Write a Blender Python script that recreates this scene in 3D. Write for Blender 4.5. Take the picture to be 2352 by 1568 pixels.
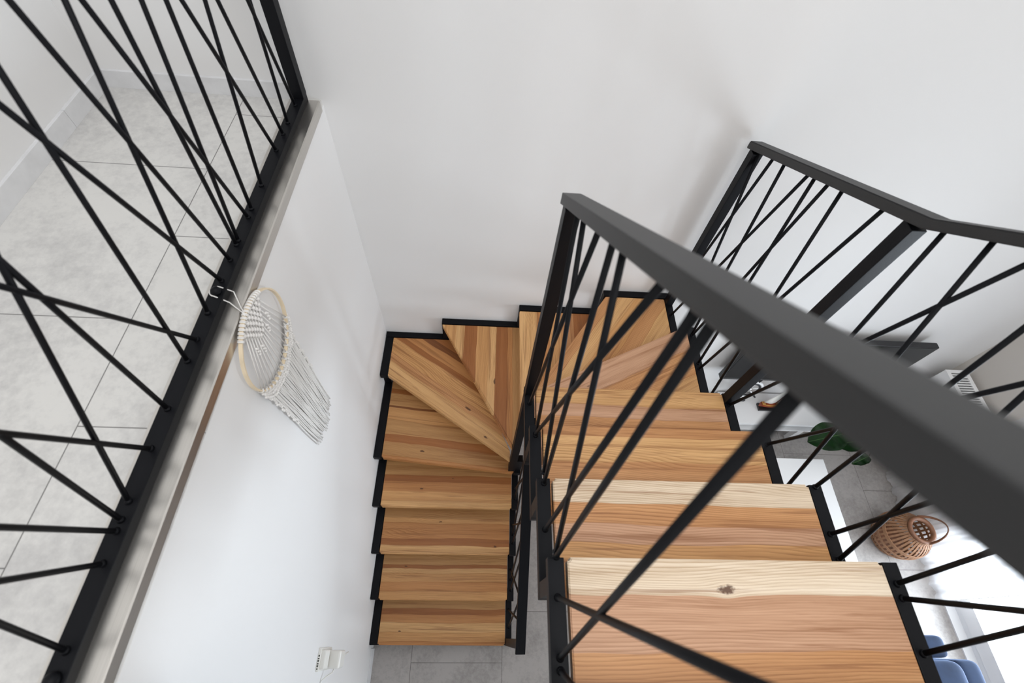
import bpy, bmesh, math, random
from mathutils import Vector, Matrix

sc = bpy.context.scene
for o in list(bpy.data.objects):
    bpy.data.objects.remove(o)
COL = sc.collection

# ------------------------------------------------------------------ camera
PITCH, YAW, ROLL = 0.5554, -0.1102, 0.1349
cam_d = bpy.data.cameras.new('camera')
cam_d.sensor_width = 36.0
cam_d.lens = 1099.7584 / 2352 * 36.0
cam_d.clip_start = 0.02
cam_d.dof.use_dof = True
cam_d.dof.focus_distance = 2.3
cam_d.dof.aperture_fstop = 3.2
cam = bpy.data.objects.new('camera', cam_d)
cam.matrix_world = (Matrix.Translation((0.5902, 0.0510, 3.7698)) @ Matrix.Rotation(YAW, 4, 'Z')
                    @ Matrix.Rotation(PITCH, 4, 'X') @ Matrix.Rotation(ROLL, 4, 'Z'))
COL.objects.link(cam)
sc.camera = cam

# ------------------------------------------------------------------ world, lights, exposure
world = bpy.data.worlds.new('sky')
sc.world = world
world.use_nodes = True
bg = world.node_tree.nodes['Background']
bg.inputs['Color'].default_value = (0.955, 0.975, 1.0, 1)
# daylight: brighter overhead and brightest towards the garden side (+x)
wn, wl = world.node_tree.nodes, world.node_tree.links
wtc = wn.new('ShaderNodeTexCoord')
wsp = wn.new('ShaderNodeSeparateXYZ')
wl.new(wtc.outputs['Generated'], wsp.inputs[0])
wz = wn.new('ShaderNodeMapRange'); wz.inputs[1].default_value = 0.0; wz.inputs[2].default_value = 1.0; wz.inputs[3].default_value = 0.46; wz.inputs[4].default_value = 1.52; wz.interpolation_type = 'LINEAR'
wx = wn.new('ShaderNodeMapRange'); wx.inputs[1].default_value = 0.55; wx.inputs[2].default_value = 0.85; wx.inputs[3].default_value = 0.0; wx.inputs[4].default_value = 1.6
wl.new(wsp.outputs['Z'], wz.inputs[0]); wl.new(wsp.outputs['X'], wx.inputs[0])
wa = wn.new('ShaderNodeMath'); wa.operation = 'ADD'
wl.new(wz.outputs[0], wa.inputs[0]); wl.new(wx.outputs[0], wa.inputs[1]); wl.new(wa.outputs[0], bg.inputs['Strength'])

def area(name, loc, rot, sx, sy, power, col=(1, 1, 1)):
    d = bpy.data.lights.new(name, 'AREA')
    d.shape = 'RECTANGLE'
    d.size, d.size_y = sx, sy
    d.energy = power
    d.color = col
    o = bpy.data.objects.new(name, d)
    o.location = loc
    o.rotation_euler = rot
    COL.objects.link(o)
    return o
area('daylight_through_balcony_door', (4.9, -0.15, 1.15), (0, math.radians(100), 0), 1.9, 2.0, 210, (0.80, 0.90, 1.0))
area('overhead_fill_light', (1.6, -0.9, 6.2), (math.radians(-12), 0, 0), 2.4, 1.6, 38, (1.0, 0.985, 0.96))  # unseen fill lamp, added overhead to brighten upward faces

vs = sc.view_settings
vs.view_transform = 'Standard'
vs.look = 'None'
vs.exposure = 0.06
vs.gamma = 1.0
vs.use_curve_mapping = False

# ------------------------------------------------------------------ helpers
PI = math.pi
def lin(r, g, b):
    f = lambda c: (c / 255 / 12.92) if c / 255 <= 0.04045 else ((c / 255 + 0.055) / 1.055) ** 2.4
    return (f(r), f(g), f(b), 1)

def mat(name, col, rough=0.5, metal=0.0, spec=0.5, noise=None, bump=None, **kw):
    """noise=(scale, amount) varies the colour, bump=(scale, strength)"""
    m = bpy.data.materials.new(name)
    m.use_nodes = True
    nt = m.node_tree
    b = nt.nodes['Principled BSDF']
    b.inputs['Base Color'].default_value = col
    b.inputs['Roughness'].default_value = rough
    b.inputs['Metallic'].default_value = metal
    b.inputs['Specular IOR Level'].default_value = spec
    tc = nt.nodes.new('ShaderNodeTexCoord')
    if noise:
        n = nt.nodes.new('ShaderNodeTexNoise')
        n.inputs['Scale'].default_value = noise[0]
        n.inputs['Detail'].default_value = 5
        nt.links.new(tc.outputs['Object'], n.inputs['Vector'])
        r = nt.nodes.new('ShaderNodeValToRGB')
        a = noise[1]
        r.color_ramp.elements[0].position = 0.3
        r.color_ramp.elements[1].position = 0.7
        r.color_ramp.elements[0].color = tuple(c * (1 - a) for c in col[:3]) + (1,)
        r.color_ramp.elements[1].color = tuple(min(1, c * (1 + a)) for c in col[:3]) + (1,)
        nt.links.new(n.outputs['Fac'], r.inputs['Fac'])
        nt.links.new(r.outputs['Color'], b.inputs['Base Color'])
    if bump:
        n = nt.nodes.new('ShaderNodeTexNoise')
        n.inputs['Scale'].default_value = bump[0]
        nt.links.new(tc.outputs['Object'], n.inputs['Vector'])
        bp = nt.nodes.new('ShaderNodeBump')
        bp.inputs['Strength'].default_value = bump[1]
        bp.inputs['Distance'].default_value = 0.002
        nt.links.new(n.outputs['Fac'], bp.inputs['Height'])
        nt.links.new(bp.outputs['Normal'], b.inputs['Normal'])
    for k, v in kw.items():
        b.inputs[k].default_value = v
    return m

def link(name, bm, m, parent=None, smooth=False):
    me = bpy.data.meshes.new(name)
    bmesh.ops.recalc_face_normals(bm, faces=bm.faces)
    bm.to_mesh(me)
    bm.free()
    if smooth:
        for p in me.polygons:
            p.use_smooth = True
    if m:
        me.materials.append(m)
    o = bpy.data.objects.new(name, me)
    COL.objects.link(o)
    if parent:
        o.parent = parent
        o.matrix_parent_inverse = Matrix.Translation(parent.location).inverted()
    return o

def tag(o, label=None, cat=None, group=None, kind=None):
    if label: o['label'] = label
    if cat: o['category'] = cat
    if group: o['group'] = group
    if kind: o['kind'] = kind
    return o

def thing(name, label, cat, loc=(0, 0, 0), group=None):
    o = bpy.data.objects.new(name, None)
    o.empty_display_size = 0.05
    o.location = loc
    COL.objects.link(o)
    return tag(o, label, cat, group)

def struct(name, bm, m, parent=None, label=None):
    o = link(name, bm, m, parent)
    if not parent:
        o['kind'] = 'structure'
    if label: o['label'] = label
    return o

def box(bm, x0, x1, y0, y1, z0, z1, bev=0.0, seg=2):
    r = bmesh.ops.create_cube(bm, size=1.0)
    vs_ = r['verts']
    for v in vs_:
        v.co = Vector(((x0 + x1) / 2 + v.co.x * (x1 - x0), (y0 + y1) / 2 + v.co.y * (y1 - y0), (z0 + z1) / 2 + v.co.z * (z1 - z0)))
    if bev:
        es = list({e for v in vs_ for e in v.link_edges})
        bmesh.ops.bevel(bm, geom=es, offset=bev, segments=seg, affect='EDGES', profile=0.7)
    return bm

def bx(*a, **k):
    return box(bmesh.new(), *a, **k)

def beam(bm, p, q, w, h, up=(0, 0, 1), bev=0.0, vertical_cut=False):
    """rectangular bar from p to q; w across, h along up; optionally ends cut vertically"""
    p, q = Vector(p), Vector(q)
    d = (q - p).normalized()
    s = d.cross(Vector(up)).normalized()
    u = Vector((0, 0, 1)) if vertical_cut else s.cross(d).normalized()
    vv = []
    for c in (p, q):
        for a, b_ in ((-1, -1), (1, -1), (1, 1), (-1, 1)):
            vv.append(bm.verts.new(c + s * (a * w / 2) + u * (b_ * h / 2)))
    fs = [bm.faces.new([vv[i] for i in f]) for f in ((0, 1, 2, 3), (7, 6, 5, 4), (0, 4, 5, 1), (1, 5, 6, 2), (2, 6, 7, 3), (3, 7, 4, 0))]
    if bev:
        bmesh.ops.bevel(bm, geom=list({e for f in fs for e in f.edges}), offset=bev, segments=2, affect='EDGES', profile=0.7)
    return bm

def tube(bm, pts, r, n=10, closed=False, r2=None):
    pts = [Vector(p) for p in pts]
    N = len(pts)
    rings = []
    prev = None
    for i, p in enumerate(pts):
        if closed:
            d = (pts[(i + 1) % N] - pts[i - 1]).normalized()
        else:
            d = (pts[min(i + 1, N - 1)] - pts[max(i - 1, 0)]).normalized()
        if prev is None:
            a = Vector((0, 0, 1)) if abs(d.z) < 0.9 else Vector((1, 0, 0))
            s = d.cross(a).normalized()
        else:
            s = (prev - d * prev.dot(d)).normalized()
        prev = s
        t = d.cross(s)
        rr = r if r2 is None else r + (r2 - r) * i / (N - 1)
        rings.append([bm.verts.new(p + (s * math.cos(2 * PI * k / n) + t * math.sin(2 * PI * k / n)) * rr) for k in range(n)])
    for i in range(N if closed else N - 1):
        A, B = rings[i], rings[(i + 1) % N]
        for k in range(n):
            bm.faces.new((A[k], A[(k + 1) % n], B[(k + 1) % n], B[k]))
    if not closed:
        bm.faces.new(rings[0][::-1])
        bm.faces.new(rings[-1])
    return bm

def lathe(bm, prof, c=(0, 0, 0), n=32, cap=True):
    c = Vector(c)
    rings = [[bm.verts.new(c + Vector((r * math.cos(2 * PI * k / n), r * math.sin(2 * PI * k / n), z))) for k in range(n)] for r, z in prof]
    for A, B in zip(rings, rings[1:]):
        for k in range(n):
            bm.faces.new((A[k], A[(k + 1) % n], B[(k + 1) % n], B[k]))
    if cap:
        bm.faces.new(rings[0][::-1])
        bm.faces.new(rings[-1])
    return bm

def ball(bm, c, r, sx=1, sy=1, sz=1, n=12):
    r_ = bmesh.ops.create_uvsphere(bm, u_segments=n, v_segments=max(6, n // 2), radius=r)
    for v in r_['verts']:
        v.co = Vector((v.co.x * sx + c[0], v.co.y * sy + c[1], v.co.z * sz + c[2]))
    return bm

# ------------------------------------------------------------------ materials
M_wall = mat('white_wall_paint', lin(232, 231, 230), 0.75, spec=0.25, bump=(260, 0.06))
M_wall_r = mat('greige_wall_paint', lin(206, 200, 193), 0.75, spec=0.25, bump=(260, 0.06))
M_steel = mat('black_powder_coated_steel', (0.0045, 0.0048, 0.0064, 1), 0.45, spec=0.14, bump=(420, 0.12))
M_rail = mat('black_powder_coated_handrail', (0.029, 0.0288, 0.0292, 1), 0.48, spec=0.3, bump=(600, 0.08))
M_white = mat('white_lacquer', lin(236, 236, 236), 0.35)
M_plastic = mat('white_plastic', lin(236, 234, 228), 0.3)
M_dark = mat('dark_ink', lin(60, 58, 55), 0.6)
M_cotton = mat('cotton_cord', lin(235, 232, 228), 0.9, spec=0.1, bump=(900, 0.5))
M_hoop = mat('pale_birch_hoop', lin(232, 214, 184), 0.5, noise=(30, 0.08))
M_screen = mat('glossy_screen', (0.006, 0.006, 0.007, 1), 0.12)
M_reflection = mat('grey_screen_reflection', (0.035, 0.036, 0.038, 1), 0.35)  # flat grey for the reflection along the screen's lower edge
M_black = mat('black_plastic', (0.01, 0.01, 0.012, 1), 0.35)
M_blue = mat('blue_velvet', lin(40, 58, 88), 0.85, noise=(9, 0.3), **{'Sheen Weight': 0.9, 'Sheen Roughness': 0.4, 'Sheen Tint': lin(130, 150, 185)})
M_bamboo = mat('bamboo_strip', lin(158, 116, 84), 0.55, noise=(40, 0.18))
M_bamboo_d = mat('dark_bamboo_ring', lin(122, 80, 54), 0.5, noise=(40, 0.18))
M_leaf = mat('glossy_green_leaf', (0.010, 0.05, 0.010, 1), 0.28, noise=(14, 0.45))
M_pot = mat('grey_pot', lin(120, 120, 118), 0.7)
M_soil = mat('dark_soil', lin(40, 30, 24), 0.95)
M_bark = mat('brown_stem', lin(84, 66, 46), 0.8)
M_varnish = mat('varnished_hull_wood', lin(150, 62, 24), 0.3, noise=(60, 0.3))
M_deck = mat('pale_deck', lin(206, 160, 84), 0.4)
M_sail = mat('white_sail', lin(235, 233, 228), 0.9)
M_chrome = mat('chrome', (0.75, 0.75, 0.77, 1), 0.18, metal=1)

def brushed():
    m = bpy.data.materials.new('brushed_stainless_steel')
    m.use_nodes = True
    nt = m.node_tree
    b = nt.nodes['Principled BSDF']
    b.inputs['Metallic'].default_value = 1
    tc = nt.nodes.new('ShaderNodeTexCoord')
    mp = nt.nodes.new('ShaderNodeMapping')
    mp.inputs['Scale'].default_value = (900, 3, 900)
    n = nt.nodes.new('ShaderNodeTexNoise')
    n.inputs['Scale'].default_value = 1
    n.inputs['Detail'].default_value = 4
    nt.links.new(tc.outputs['Object'], mp.inputs['Vector'])
    nt.links.new(mp.outputs['Vector'], n.inputs['Vector'])
    r = nt.nodes.new('ShaderNodeValToRGB')
    r.color_ramp.elements[0].color = lin(186, 182, 176)
    r.color_ramp.elements[1].color = lin(222, 218, 212)
    nt.links.new(n.outputs['Fac'], r.inputs['Fac'])
    nt.links.new(r.outputs['Color'], b.inputs['Base Color'])
    b.inputs['Roughness'].default_value = 0.3
    bp = nt.nodes.new('ShaderNodeBump')
    bp.inputs['Strength'].default_value = 0.15
    bp.inputs['Distance'].default_value = 0.001
    nt.links.new(n.outputs['Fac'], bp.inputs['Height'])
    nt.links.new(bp.outputs['Normal'], b.inputs['Normal'])
    return m
M_inox = brushed()

def tile_mat(name, ox, oy, size, base, dark, grout, mortar=0.0028):
    """concrete look tiles in running bond along y; ox, oy = a joint corner"""
    m = bpy.data.materials.new(name)
    m.use_nodes = True
    nt = m.node_tree
    N, L = nt.nodes, nt.links
    b = N['Principled BSDF']
    b.inputs['Roughness'].default_value = 0.45
    tc = N.new('ShaderNodeTexCoord')
    sep = N.new('ShaderNodeSeparateXYZ')
    L.new(tc.outputs['Object'], sep.inputs[0])
    def sub(sock, v):
        s = N.new('ShaderNodeMath'); s.operation = 'SUBTRACT'
        L.new(sock, s.inputs[0]); s.inputs[1].default_value = v
        return s.outputs[0]
    cmb = N.new('ShaderNodeCombineXYZ')
    L.new(sub(sep.outputs['Y'], oy), cmb.inputs['X'])
    L.new(sub(sep.outputs['X'], ox), cmb.inputs['Y'])
    br = N.new('ShaderNodeTexBrick')
    br.offset = 0.5
    br.offset_frequency = 2
    br.inputs['Scale'].default_value = 1.0
    br.inputs['Brick Width'].default_value = size
    br.inputs['Row Height'].default_value = size
    br.inputs['Mortar Size'].default_value = mortar / 2
    br.inputs['Mortar Smooth'].default_value = 0.1
    br.inputs['Bias'].default_value = 0
    br.inputs['Color1'].default_value = (0.42, 0.42, 0.42, 1)
    br.inputs['Color2'].default_value = (0.58, 0.58, 0.58, 1)
    L.new(cmb.outputs[0], br.inputs['Vector'])
    n1 = N.new('ShaderNodeTexNoise'); n1.inputs['Scale'].default_value = 3.2; n1.inputs['Detail'].default_value = 9; n1.inputs['Roughness'].default_value = 0.68
    n2 = N.new('ShaderNodeTexNoise'); n2.inputs['Scale'].default_value = 42; n2.inputs['Detail'].default_value = 6; n2.inputs['Roughness'].default_value = 0.7
    add = N.new('ShaderNodeMix'); add.data_type = 'FLOAT'; add.inputs[0].default_value = 0.4
    L.new(tc.outputs['Object'], n1.inputs['Vector']); L.new(tc.outputs['Object'], n2.inputs['Vector'])
    L.new(n1.outputs['Fac'], add.inputs[2]); L.new(n2.outputs['Fac'], add.inputs[3])
    r = N.new('ShaderNodeValToRGB')
    r.color_ramp.elements[0].position = 0.36; r.color_ramp.elements[0].color = dark
    r.color_ramp.elements[1].position = 0.56; r.color_ramp.elements[1].color = base
    L.new(add.outputs[0], r.inputs['Fac'])
    mx = N.new('ShaderNodeMix'); mx.data_type = 'RGBA'; mx.blend_type = 'OVERLAY'; mx.inputs[0].default_value = 0.25
    L.new(r.outputs['Color'], mx.inputs[6]); L.new(br.outputs['Color'], mx.inputs[7])
    g = N.new('ShaderNodeMix'); g.data_type = 'RGBA'
    L.new(br.outputs['Fac'], g.inputs[0]); L.new(mx.outputs[2], g.inputs[6]); g.inputs[7].default_value = grout
    L.new(g.outputs[2], b.inputs['Base Color'])
    bp = N.new('ShaderNodeBump'); bp.invert = True; bp.inputs['Strength'].default_value = 0.5; bp.inputs['Distance'].default_value = 0.002
    L.new(br.outputs['Fac'], bp.inputs['Height']); L.new(bp.outputs['Normal'], b.inputs['Normal'])
    return m
M_tile_low = tile_mat('grey_concrete_look_tile', 0.202 - 0.59 * 8, -0.098 - 0.295 - 0.59 * 8, 0.59, lin(176, 171, 167), lin(142, 137, 133), lin(96, 91, 87))
M_tile_up = tile_mat('light_grey_concrete_look_tile', -0.30 - 0.59 * 8, 0.746 - 0.587 * 8, 0.587, lin(214, 212, 208), lin(186, 184, 182), lin(120, 118, 116))
M_base = mat('grey_tile_baseboard', lin(222, 222, 223), 0.5, noise=(18, 0.06))

# ---- wood: per-tread staves, UV = metres (u along the grain, v across from the nosing)
PAL = {'P': (230, 210, 184), 'L': (216, 169, 114), 'T': (208, 156, 100), 'O': (200, 146, 96), 'M': (192, 134, 80),
       'K': (200, 155, 122), 'D': (160, 101, 54), 'B': (128, 78, 42), 'G': (186, 139, 88)}
def wood(name, staves, knots=(), seed=0.0, fig=1.0, gscale=1.0, tint=1.0):
    m = bpy.data.materials.new(name)
    m.use_nodes = True
    nt = m.node_tree
    N, L = nt.nodes, nt.links
    b = N['Principled BSDF']
    b.inputs['Roughness'].default_value = 0.42
    b.inputs['Specular IOR Level'].default_value = 0.4
    uv = N.new('ShaderNodeUVMap'); uv.uv_map = 'grain'
    sep = N.new('ShaderNodeSeparateXYZ'); L.new(uv.outputs[0], sep.inputs[0])
    U, V = sep.outputs['X'], sep.outputs['Y']
    def math_(op, a, b_=None, c=None):
        n = N.new('ShaderNodeMath'); n.operation = op
        for i, s in enumerate((a, b_, c)):
            if s is None: continue
            if isinstance(s, (int, float)): n.inputs[i].default_value = s
            else: L.new(s, n.inputs[i])
        return n.outputs[0]
    def noise(su, sv, detail=3, rough=0.55, off=0.0, dist=0.0):
        c = N.new('ShaderNodeCombineXYZ')
        L.new(math_('MULTIPLY_ADD', U, su, seed * 3.7 + off), c.inputs[0])
        L.new(math_('MULTIPLY', V2 if V2 is not None else V, sv), c.inputs[1])
        c.inputs[2].default_value = seed * 1.31 + off
        n = N.new('ShaderNodeTexNoise'); n.inputs['Scale'].default_value = 1
        n.inputs['Detail'].default_value = detail; n.inputs['Roughness'].default_value = rough; n.inputs['Distortion'].default_value = dist
        L.new(c.outputs[0], n.inputs['Vector'])
        return n.outputs['Fac']
    V2 = None
    # knots push the grain lines apart
    disp = 0.0
    kmask = None
    for (ku, kv, kr) in knots:
        du = math_('SUBTRACT', U, ku); dv = math_('SUBTRACT', V, kv)
        d2 = math_('ADD', math_('POWER', math_('MULTIPLY', du, 0.55), 2.0), math_('POWER', dv, 2.0))
        fall = math_('DIVIDE', kr * kr * 1.6, math_('ADD', d2, kr * kr))
        sh = math_('MULTIPLY', math_('MULTIPLY', dv, fall), -0.55)
        disp = math_('ADD', disp, sh)
        kw_ = math_('MULTIPLY', math_('SUBTRACT', noise(70, 90, 2, 0.6, 61.0), 0.5), kr * 1.6)
        dd = math_('ADD', math_('SQRT', math_('ADD', math_('POWER', math_('MULTIPLY', du, 0.5), 2.0), math_('POWER', math_('MULTIPLY', dv, 1.3), 2.0))), kw_)
        k_ = math_('SUBTRACT', 1.0, math_('DIVIDE', dd, kr)); 
        c_ = N.new('ShaderNodeClamp'); L.new(math_('MULTIPLY', k_, 2.2), c_.inputs[0])
        kmask = c_.outputs[0] if kmask is None else math_('MAXIMUM', kmask, c_.outputs[0])
    Vd = math_('ADD', V, disp) if knots else V
    V2 = Vd
    w1 = noise(3.0, 7.0, 2, 0.5, 5.0)
    Vs = math_('MULTIPLY_ADD', math_('SUBTRACT', w1, 0.5), 0.028, Vd)
    # staves
    tot = staves[-1][0] + 0.02
    r = N.new('ShaderNodeValToRGB'); r.color_ramp.interpolation = 'CONSTANT'
    el = r.color_ramp.elements
    while len(el) > 1: el.remove(el[-1])
    p0 = 0.0
    for i, (v_end, key) in enumerate(staves):
        c = lin(*PAL[key])
        if i == 0:
            el[0].position = 0.0; el[0].color = c
        else:
            e = el.new(p0 / tot); e.color = c
        p0 = v_end
    L.new(math_('DIVIDE', Vs, tot), r.inputs['Fac'])
    r2 = N.new('ShaderNodeValToRGB'); e2 = r2.color_ramp.elements
    e2[0].position = 0.0; e2[0].color = (0, 0, 0, 1); e2[1].position = 1.0; e2[1].color = (0, 0, 0, 1)
    for v_end, key in staves[:-1]:
        for dv_, val in ((-0.0035, 0), (0.0, 1), (0.0012, 0.0)):
            e = e2.new(min(0.999, (v_end + dv_) / tot)); e.color = (val, val, val, 1)
    L.new(math_('DIVIDE', Vs, tot), r2.inputs['Fac'])
    # growth-ring lines: cathedral figure from a warped band
    w2 = noise(1.5 * gscale, 5.5, 1, 0.4, 9.0)
    w3 = noise(6, 30, 2, 0.5, 2.0)
    ph = math_('ADD', math_('MULTIPLY', Vd, 165.0 * gscale), math_('ADD', math_('MULTIPLY', w2, 13.0 * fig), math_('MULTIPLY', w3, 1.3)))
    ring = math_('FRACT', ph)
    ringp = math_('POWER', ring, 2.8)
    amp = math_('SUBTRACT', math_('MULTIPLY', noise(1.0, 14, 2, 0.5, 13.0), 2.0), 0.55)
    ca = N.new('ShaderNodeClamp'); L.new(amp, ca.inputs[0])
    ringa = math_('MULTIPLY', ringp, math_('MULTIPLY_ADD', ca.outputs[0], 0.7, 0.25))
    fine = noise(9, 620, 3, 0.6, 21.0)
    broad = noise(1.1, 26, 3, 0.6, 31.0)
    tone = math_('ADD', math_('MULTIPLY', math_('SUBTRACT', fine, 0.5), 0.62), math_('MULTIPLY', math_('SUBTRACT', broad, 0.5), 0.95))
    fac = math_('SUBTRACT', math_('ADD', 1.0, tone), math_('MULTIPLY', ringa, 0.62))
    sepl = N.new('ShaderNodeSeparateColor'); L.new(r2.outputs['Color'], sepl.inputs[0])
    fac = math_('MULTIPLY', math_('SUBTRACT', fac, math_('MULTIPLY', sepl.outputs[0], 0.26)), tint)
    mul = N.new('ShaderNodeMix'); mul.data_type = 'RGBA'; mul.blend_type = 'MULTIPLY'; mul.inputs[0].default_value = 1
    L.new(r.outputs['Color'], mul.inputs[6])
    cc = N.new('ShaderNodeCombineColor')
    L.new(math_('POWER', fac, 0.75), cc.inputs[0]); L.new(fac, cc.inputs[1]); L.new(math_('POWER', fac, 1.3), cc.inputs[2])
    L.new(cc.outputs[0], mul.inputs[7])
    # brown streaks
    st = noise(1.6, 50, 4, 0.6, 47.0, 0.6)
    rs = N.new('ShaderNodeValToRGB'); rs.color_ramp.elements[0].position = 0.55; rs.color_ramp.elements[0].color = (0, 0, 0, 1)
    rs.color_ramp.elements[1].position = 0.66; rs.color_ramp.elements[1].color = (0.6, 0.6, 0.6, 1)
    L.new(st, rs.inputs['Fac'])
    mk = N.new('ShaderNodeMix'); mk.data_type = 'RGBA'
    L.new(rs.outputs['Color'], mk.inputs[0]); L.new(mul.outputs[2], mk.inputs[6]); mk.inputs[7].default_value = lin(140, 88, 48)
    out = mk.outputs[2]
    if kmask is not None:
        kk = N.new('ShaderNodeMix'); kk.data_type = 'RGBA'
        L.new(math_('MULTIPLY', kmask, 0.9), kk.inputs[0]); L.new(out, kk.inputs[6]); kk.inputs[7].default_value = lin(84, 50, 28)
        out = kk.outputs[2]
    L.new(out, b.inputs['Base Color'])
    bp = N.new('ShaderNodeBump'); bp.inputs['Strength'].default_value = 0.25; bp.inputs['Distance'].default_value = 0.0006
    L.new(fine, bp.inputs['Height']); L.new(bp.outputs['Normal'], b.inputs['Normal'])
    return m

# ------------------------------------------------------------------ dimensions
R_, W = 0.18, 0.802                       # riser, clear tread length
A, B = 0.813, 1.612                       # upper flight tread ends
YB = 1.748                                # back wall
D = 1.704
HF = 2.675                                # upper floor
NL = [0.0, 0.2401, 0.4802, 0.7203]        # nosings of the lower straight treads
NU = [0.9404, 0.6986, 0.4567, 0.2149]     # nosings of the upper straight treads
XL = -0.05                                # wall on the left below the landing

# ------------------------------------------------------------------ room shell
struct('floor', bx(XL, 4.25, -4.0, YB, -0.12, 0.0), M_tile_low)
struct('wall_back', bx(-1.05, 4.25, YB, YB + 0.15, -0.12, 5.4), M_wall)
struct('wall_left', bx(XL - 0.2, XL, -4.0, YB, 0.0, HF - 0.02), M_wall)
struct('wall_upper_left', bx(-0.965, -0.815, -3.0, YB, HF, 5.4), M_wall)
struct('floor_upper', bx(-0.815, XL - 0.001, -3.0, YB, HF - 0.02, HF), M_tile_up)
struct('floor_landing', bx(XL, 1.66, -3.0, -0.075, HF - 0.22, HF), M_tile_up)
# window wall with the balcony door opening
wr = bmesh.new()
WX = 4.05
DY0, DY1, DZ1 = -1.35, 0.78, 2.25
box(wr, WX, WX + 0.2, DY1, YB, 0, 5.4)
box(wr, WX, WX + 0.2, -4.0, DY0, 0, 5.4)
box(wr, WX, WX + 0.2, DY0, DY1, DZ1, 5.4)
struct('wall_right', wr, M_wall_r)
struct('wall_front', bx(-0.965, 4.05, -2.75, -2.6, 0.0, 5.4), M_wall)
# baseboards
struct('baseboard_left', bx(XL, XL + 0.009, -4.0, -0.02, 0.0, 0.075, bev=0.001), M_base)
bu = bmesh.new()
box(bu, -0.815, -0.140, YB - 0.012, YB, HF, HF + 0.062, bev=0.001)
struct('baseboard_upper_back', bu, M_base)
bu = bmesh.new()
for y0, y1 in ((1.4995, YB - 0.012), (0.912, 1.498), (0.324, 0.9105), (-0.3, 0.3225), (-3.0, -0.302)):
    box(bu, -0.815, -0.803, y0, y1, HF, HF + 0.062, bev=0.001)
struct('baseboard_upper_left', bu, M_base)
# stainless edging on top of the wall
tr = bmesh.new()
pts = [(-0.150, HF - 0.004), (-0.150, 2.700), (-0.047, 2.700), (-0.043, 2.696), (-0.043, 2.660), (-0.0485, 2.660), (-0.0485, HF - 0.004)]
pa = [(-0.158, HF - 0.004), (-0.158, 2.704), (-0.0515, 2.704), (-0.0495, 2.702), (-0.0495, 2.682), (-0.0499, 2.682), (-0.0499, HF - 0.004)]
a_ = [tr.verts.new((x, -0.9, z)) for x, z in pa]
b_ = [tr.verts.new((x + 0.002, 1.703, z)) for x, z in pts]
tr.faces.new(a_); tr.faces.new(b_[::-1])
for i in range(len(pts)):
    j = (i + 1) % len(pts)
    tr.faces.new((a_[i], b_[i], b_[j], a_[j]))
struct('trim_1', tr, M_inox)

# ------------------------------------------------------------------ staircase
stairs = thing('staircase', 'winding open staircase with ash wood treads and black steel sawtooth stringers', 'staircase', (0.8, 0.0, 0.0))

def tread(idx, poly, origin, direction, staves, knots_px=(), label=None, **kw):
    """poly in plan (list of x, y), z from idx; origin / direction define the grain frame"""
    z1 = idx * R_; z0 = z1 - 0.04
    d = Vector(direction).normalized(); n = Vector((-d.y, d.x))
    O = Vector(origin)
    cen = sum((Vector(p) for p in poly), Vector((0, 0))) / len(poly)
    if (cen - O).dot(n) < 0: n = -n
    bm = bmesh.new()
    top = [bm.verts.new((x, y, z1)) for x, y in poly]
    bot = [bm.verts.new((x, y, z0)) for x, y in poly]
    bm.faces.new(top); bm.faces.new(bot[::-1])
    for i in range(len(poly)):
        j = (i + 1) % len(poly)
        bm.faces.new((top[i], bot[i], bot[j], top[j]))
    vert_e = [e for e in bm.edges if abs(e.verts[0].co.z - e.verts[1].co.z) > 0.03]
    bmesh.ops.bevel(bm, geom=vert_e, offset=0.0015 if idx in (6, 7) else (0.003 if idx in (8, 9, 10) else 0.008), segments=3, affect='EDGES')
    bmesh.ops.recalc_face_normals(bm, faces=bm.faces)
    hor = [e for e in bm.edges if len(e.link_faces) == 2 and abs(e.verts[0].co.z - e.verts[1].co.z) < 1e-4
           and any(abs(f.normal.z) > 0.9 for f in e.link_faces) and not all(abs(f.normal.z) > 0.9 for f in e.link_faces)]
    bmesh.ops.bevel(bm, geom=hor, offset=0.003, segments=2, affect='EDGES')
    uvl = bm.loops.layers.uv.new('grain')
    for f in bm.faces:
        f.smooth = False
        for l in f.loops:
            p = Vector(l.vert.co.xy) - O
            l[uvl].uv = (p.dot(d), p.dot(n) + (z1 - l.vert.co.z) * 0.3)
    kn = []
    for x, y, r in knots_px:
        p = Vector((x, y)) - O
        kn.append((p.dot(d), p.dot(n), r))
    m = wood('ash_wood_%02d' % idx, staves, kn, seed=idx * 1.77, **kw)
    o = link('tread', bm, m, stairs)
    if label: o['label'] = label
    return o

def straight(i, y, x0, x1, back, staves, **kw):
    s = 1 if back > y else -1
    return tread(i, [(x0, y), (x1, y), (x1, back), (x0, back)], (x0, y), (1, 0), staves, **kw)
g = 0.002
straight(1, NL[0], g, W - g, 0.30, [(.018, 'M'), (.07, 'T'), (.125, 'L'), (.17, 'M'), (.20, 'D'), (.30, 'G')], knots_px=[(0.13, 0.075, .006)])
straight(2, NL[1], g, W - g, 0.54, [(.05, 'T'), (.10, 'M'), (.15, 'T'), (.18, 'L'), (.20, 'D'), (.31, 'G')], fig=1.5, knots_px=[(0.15, 0.43, .006)])
straight(3, NL[2], g, W - g, 0.78, [(.05, 'L'), (.09, 'D'), (.14, 'M'), (.18, 'M'), (.21, 'T'), (.31, 'G')], fig=1.9, knots_px=[(0.71, 0.53, .008), (0.36, 0.67, .006)])
straight(4, NL[3], g, W - g, 1.02, [(.035, 'L'), (.09, 'T'), (.15, 'M'), (.19, 'D'), (.33, 'G')], knots_px=[(0.24, 0.83, .007), (0.43, 0.90, .005)])
D1 = Vector((W, 0.890 - 0.964))
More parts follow.
